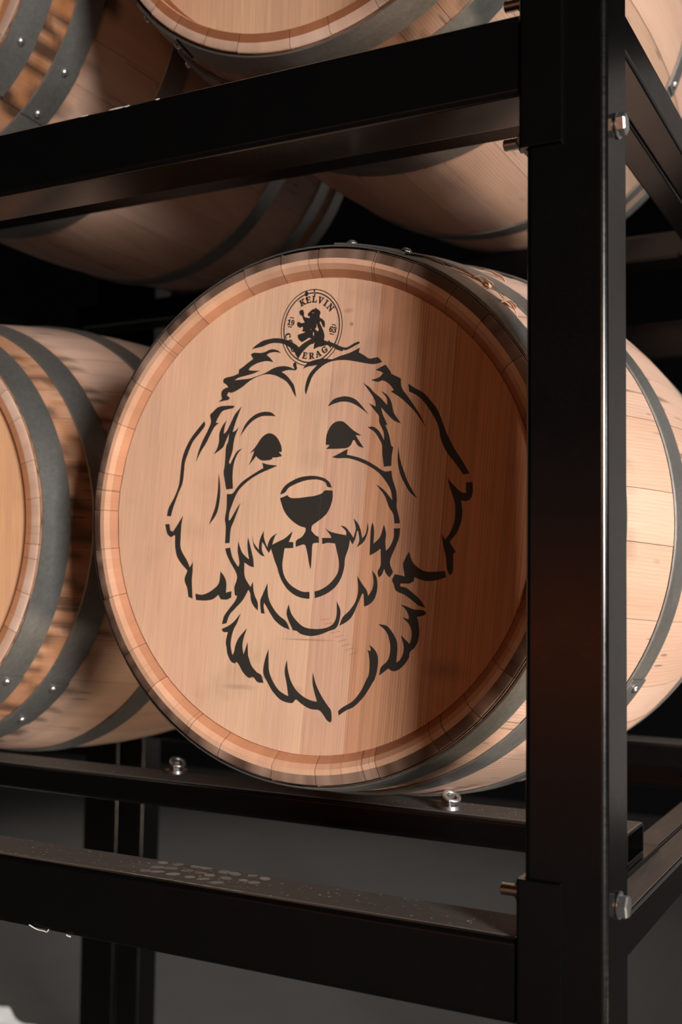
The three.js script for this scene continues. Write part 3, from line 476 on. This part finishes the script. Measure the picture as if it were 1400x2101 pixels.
const printedDust = dustCanvas(2048, 104, beamLen, (g, k) => {
  for (let i = 0; i < 22; i++) {                      // dried round prints
    const x = (-0.708 + 0.120 * ((i % 8) / 7) + span(-0.004, 0.004) - (beamX - beamLen / 2)) * k, y = (0.006 + 0.021 * Math.floor(i / 8) + span(-0.003, 0.003)) * k;
    g.fillStyle = `rgba(165,165,158,${span(0.4, 0.8)})`; g.strokeStyle = 'rgba(185,183,176,0.5)'; g.lineWidth = 1.2;
    g.beginPath(); g.ellipse(x, y, span(0.004, 0.0065) * k, span(0.005, 0.008) * k, rnd() * 3, 0, 7); g.fill(); g.stroke();
  }
  for (let i = 0; i < 5; i++) { g.strokeStyle = 'rgba(160,158,150,0.5)'; g.lineWidth = 2; g.beginPath(); g.moveTo((-0.742 + 0.008 * i - (beamX - beamLen / 2)) * k, 0.05 * k); g.lineTo((-0.722 + 0.008 * i - (beamX - beamLen / 2)) * k, 0.012 * k); g.stroke(); }
});
for (const [yMid, h] of [[-0.3237, P], [0.4572, 0.0717]]) {
  for (const z of [ZF + P / 2 - 0.003, ZB - P / 2 + 0.02]) {
    const bm = part('beam', tube(P, h, beamLen, 'x'), blackPaint, rack); bm.position.set(beamX, Y(yMid), -z);
    if (yMid < 0) dust(bm, z < 1.2 ? printedDust : plainDust, beamLen - 0.004, P - 0.012, 0, h / 2 + 0.0003, 0);
  }
  bracket(XR - P / 2, -1, yMid);
}
// side beams: two tubes side by side between the posts of one side
for (const x of [-0.250, XL]) for (const [yTop, out] of [[-0.2945, 0.005], [0.5315, 0.0]]) for (const k of [0, 1]) {
  const w = 0.0345, h = 0.0385, L = ZB - ZF - P - 0.002;
  const sb = part('side_beam', tube(w, h, L, 'z', 0.004), blackPaint, rack); sb.position.set(x - out - w / 2 - k * (w + 0.0004), Y(yTop - h / 2), -(ZF + P + ZB) / 2);
  if (yTop < 0) dust(sb, plainDust, w - 0.006, L - 0.01, 0, h / 2 + 0.0003, 0);
}
// rails the barrels lie on, each on a foot plate
const RAILS = [[1.20, -0.2553, 0.0332], [1.865, -0.2480, 0.0405], [1.209, 0.5747, 0.0372], [1.865, 0.583, 0.0455]];
for (const [zf, yTop, h] of RAILS) {
  const d = 0.072, x1 = -0.2925, x0 = XL + 0.02;
  const r = part('rail', tube(d, h, x1 - x0, 'x', 0.005), blackPaint, rack); r.position.set((x0 + x1) / 2, Y(yTop - h / 2), -(zf + d / 2));
  const plate = new THREE.ExtrudeGeometry(roundRect(0.08, 0.155, 0.008), { depth: 0.0052, bevelEnabled: true, bevelSize: 0.0005, bevelThickness: 0.0004, bevelOffset: -0.0005, bevelSegments: 1 });
  plate.rotateX(-Math.PI / 2); plate.translate(x1 + 0.007 - 0.04 - (x0 + x1) / 2, -h / 2 - 0.0058, -0.008);
  part('foot_plate', plate, blackPaint, r);
  if (yTop < 0) dust(r, plainDust, x1 - x0 - 0.004, d - 0.011, 0, h / 2 + 0.0003, 0);
}

// ---------------------------------------------------------------- the barrels
const pale = [1.0, 0.98, 0.95];
const dogBoards = [[-0.3, [1.0, 0.985, 0.97], 0.18], [-0.206, [1.02, 1.0, 0.98], 0.15], [-0.108, [0.99, 0.98, 0.97], 0.2], [0.015, [0.99, 0.965, 0.945], 0.45], [0.066, [0.955, 0.86, 0.79], 1.1], [0.155, [0.9, 0.75, 0.63], 1.0]];  // right-hand tints: redder wood, plus shade of the post put into the colour
const dogTurn = rad(-4.5);
const dogHead = withTurn(drawHead(2048, dogBoards, dogTurn, 200, 1.0, stencil), dogTurn);
const plainBoards = [[-0.3, [1.06, 1.01, 0.9], 0.3], [-0.15, [1.08, 1.02, 0.92], 0.2], [-0.05, [1.05, 1.0, 0.9], 0.4], [0.07, [1.08, 1.02, 0.9], 0.3], [0.17, [1.06, 1.0, 0.89], 0.4]];
const goldHead = withTurn(drawHead(1024, plainBoards, 0.03, 300, 1.0, null), 0.03);
const upperBoards = [[-0.3, [1, 0.98, 0.93], 0.3], [-0.12, [0.98, 0.96, 0.92], 0.5], [0.0, [1.01, 0.98, 0.94], 0.3], [0.11, [0.99, 0.97, 0.92], 0.4]];
const paleHead = withTurn(drawHead(1024, upperBoards, -0.02, 400, 1.0, null), -0.02);

barrel('oak barrel with a smiling dog stencilled in black on its head', 'oak barrels lying on the rack',
  { x: -0.596, y: Y(0.0735), z: -1.0425, roll: 0.1, boards: dogBoards, headMat: dogHead, look: { deep: 0.010, lip: 0.267, croze: 0.2535, wall: [1.06, 1.04, 1.0], inner: [0.8, 0.53, 0.36], dirt: 0.25, bevel: 1, end: [1.05, 1.06, 1.04] }, laps: [69, 150, -47, 120, 200, 40] });
barrel('plain oak barrel on the lower rail, behind and left of the dog barrel', 'oak barrels lying on the rack',
  { x: -1.289, y: Y(0.068), z: -1.087, roll: 0.3, boards: plainBoards, headMat: goldHead, look: { deep: 0.007, lip: 0.264, croze: 0.2585, wall: [0.8, 0.66, 0.5], inner: [0.45, 0.25, 0.13], dirt: 0.9, bevel: 0.3, end: [0.75, 0.55, 0.4] }, laps: [-56, -57, 150, 90, 10, 60] });
barrel('plain oak barrel on the upper rail, above the dog barrel', 'oak barrels lying on the rack',
  { bulge: 0.334, x: -0.645, y: Y(0.8935), z: -1.085, roll: 0.7, boards: upperBoards, headMat: paleHead, look: { deep: 0.030, lip: 0.2625, croze: 0.258, wall: [1, 0.9, 0.8], inner: [0.36, 0.155, 0.05], dirt: 0.6, bevel: 0, end: [0.52, 0.33, 0.2] }, laps: [-140, -135, 60, -24, 10, 60] });
barrel('oak barrel with stained staves on the upper rail, at the left edge', 'oak barrels lying on the rack',
  { bulge: 0.334, x: -1.318, y: Y(0.8925), z: -1.083, roll: 1.1, boards: plainBoards, headMat: goldHead, look: { deep: 0.013, lip: 0.264, croze: 0.2545, wall: [0.8, 0.66, 0.5], inner: [0.45, 0.25, 0.13], dirt: 1.1, bevel: 0.5, end: [0.7, 0.48, 0.3] }, laps: [-49, -50, 100, 90, -80, 60] });

// ---------------------------------------------------------------- small things
// hold-down fittings on the front rail, between and beside the barrels
for (const [x, z, spin] of [[-0.502, 1.226, 0.5], [-0.9085, 1.2595, 1.2]]) {
  const base = part('anchor_plate', new THREE.CylinderGeometry(0.015, 0.0155, 0.004, 28), darkZinc, rack); base.position.set(x, Y(-0.2553 + 0.0026), -z);
  const nut = part('anchor_nut', flat(hex(0.0085, 0.010)), darkZinc, base); nut.position.set(-0.003, 0.0065, -0.003); nut.rotation.y = spin;
  const ring = part('lock_ring', new THREE.TorusGeometry(0.0088, 0.0027, 10, 28), zinc, base); ring.position.set(0.003, 0.0115, 0.001); ring.rotation.set(Math.PI / 2 + 0.25, -0.42, 0);
  const stub = part('anchor_stud', new THREE.CapsuleGeometry(0.0019, 0.008, 4, 10), zinc, base); stub.position.set(0.0045, 0.0045, 0.0105); stub.rotation.x = 0.12;
}
// bare spots knocked into the top edge of the upper beam
for (const [x, l] of [[-0.7962, 0.012], [-0.7537, 0.021], [-0.7396, 0.009], [-0.7003, 0.006]]) {
  const s = new THREE.Shape(); for (let k = 0; k < 9; k++) { const a = (k / 9) * 2 * Math.PI; s[k ? 'lineTo' : 'moveTo'](0.5 * l * Math.cos(a) * span(0.8, 1.1), 0.0022 * Math.sin(a) * span(0.6, 1.2)); } s.closePath();
  const c = part('paint_chip', new THREE.ExtrudeGeometry(s, { depth: 0.0003, bevelEnabled: false }), chipPaint, rack); c.position.set(x, Y(0.4914), -0.9126); c.rotation.x = -0.75;
}
// torn fibres of the staves on top of the dog barrel
{
  const dog = scene.getObjectByName('oak_barrel'), raw = new THREE.MeshStandardMaterial({ color: new THREE.Color().setRGB(0.68, 0.44, 0.28), roughness: 0.85, side: THREE.DoubleSide });
  for (const [deg, t, len, curl, turn] of [[58, 0.070, 0.040, 0.004, 0.3], [55, 0.078, 0.026, 0.006, 0.9], [53.5, 0.070, 0.020, 0.005, -0.5], [47.5, 0.052, 0.05, 0.007, 0.2], [46, 0.056, 0.024, 0.008, 1.2], [61, 0.16, 0.03, 0.004, 0.4], [64, 0.052, 0.022, 0.003, 0.1]]) {
    const pos = [], idx = [], n = 12, w = span(0.004, 0.0085);
    for (let i = 0; i <= n; i++) { const u = i / n, x = (u - 0.5) * len, h = curl * Math.sin(Math.PI * u) * (1 + 0.25 * Math.sin(9 * u)), ww = w * Math.sin(Math.PI * clamp(u * 0.96 + 0.02)); for (const q of [-ww, ww * 0.7]) for (const th of [0, 0.0007]) pos.push(x, h + th + 0.3 * q * u, q + 0.002 * Math.sin(5 * u + deg)); }
    for (let i = 0; i < n; i++) { const q = 4 * i; idx.push(q + 1, q + 3, q + 5, q + 5, q + 3, q + 7, q, q + 4, q + 2, q + 2, q + 4, q + 6, q, q + 1, q + 4, q + 4, q + 1, q + 5, q + 2, q + 6, q + 3, q + 3, q + 6, q + 7); }
    const g = new THREE.BufferGeometry(); g.setAttribute('position', new THREE.Float32BufferAttribute(pos, 3)); g.setIndex(idx); g.computeVertexNormals();
    RB = 0.3445;
    const a = rad(deg), r = profile(t) + 0.0005, f = part('splinter', g, raw, dog);
    f.position.set(r * Math.cos(a), RB + r * Math.sin(a), -t); f.rotation.set(0, 0, a - Math.PI / 2); f.rotateY(turn);
  }
}
// torn bits of white tape on the lower edge of the front beam
{
  const white = new THREE.MeshStandardMaterial({ color: new THREE.Color().setRGB(0.62, 0.61, 0.59), roughness: 0.8 });
  const strand = (pts, r) => new THREE.TubeGeometry(new THREE.CatmullRomCurve3(pts.map((p) => new THREE.Vector3(...p))), 24, r, 6);
  for (const [name, label, pts, r] of [
    ['tape_scrap', 'forked scrap of white tape on the lower edge of the front beam', [[-0.8349, -0.3539, 0.004], [-0.8266, -0.3575, 0.002], [-0.8180, -0.3582, 0.0012], [-0.8136, -0.3586, 0.0012], [-0.8103, -0.3556, 0.002]], 0.0006],
    ['tape_scrap', 'tiny short scrap of white tape beside the forked one on the front beam', [[-0.7876, -0.3578, 0.001], [-0.7848, -0.3584, 0.0012], [-0.7823, -0.3587, 0.001]], 0.0008]]) {
    const o = part(name, strand(pts.map(([x, y, d]) => [x - pts[2 % pts.length][0], y - pts[0][1], d]), r), white); o.position.set(pts[2 % pts.length][0], Y(pts[0][1]), -0.9115); tag(o, label, 'tape');
  }
}
// crumpled white sheet on the concrete behind the rack
{
  const g = new THREE.PlaneGeometry(1.1, 0.55, 60, 36); g.rotateX(-Math.PI / 2);
  const p = g.attributes.position;
  for (let i = 0; i < p.count; i++) {
    const x = p.getX(i), z = p.getZ(i), e = Math.max(Math.abs(x) / 0.55, Math.abs(z) / 0.275), f = 1 - smooth(0.7, 1, e);
    p.setXYZ(i, x + 0.06 * (noise(z * 9, x * 3, 91) - 0.5) * e, 0.004 + f * 0.05 * Math.abs(noise(x * 9, z * 9, 92) - 0.5) + 0.012 * noise(x * 25, z * 25, 93), z + 0.11 * (noise(x * 7, z * 4, 94) - 0.5) * e);
  }
  g.computeVertexNormals();
  const o = part('plastic_sheet', g, new THREE.MeshStandardMaterial({ color: new THREE.Color().setRGB(0.86, 0.85, 0.82), roughness: 0.6, side: THREE.DoubleSide }));
  o.position.set(-2.74, 0, -2.25); tag(o, 'crumpled white sheet lying on the concrete floor behind the rack', 'sheet');
}

renderer.render(scene, camera);
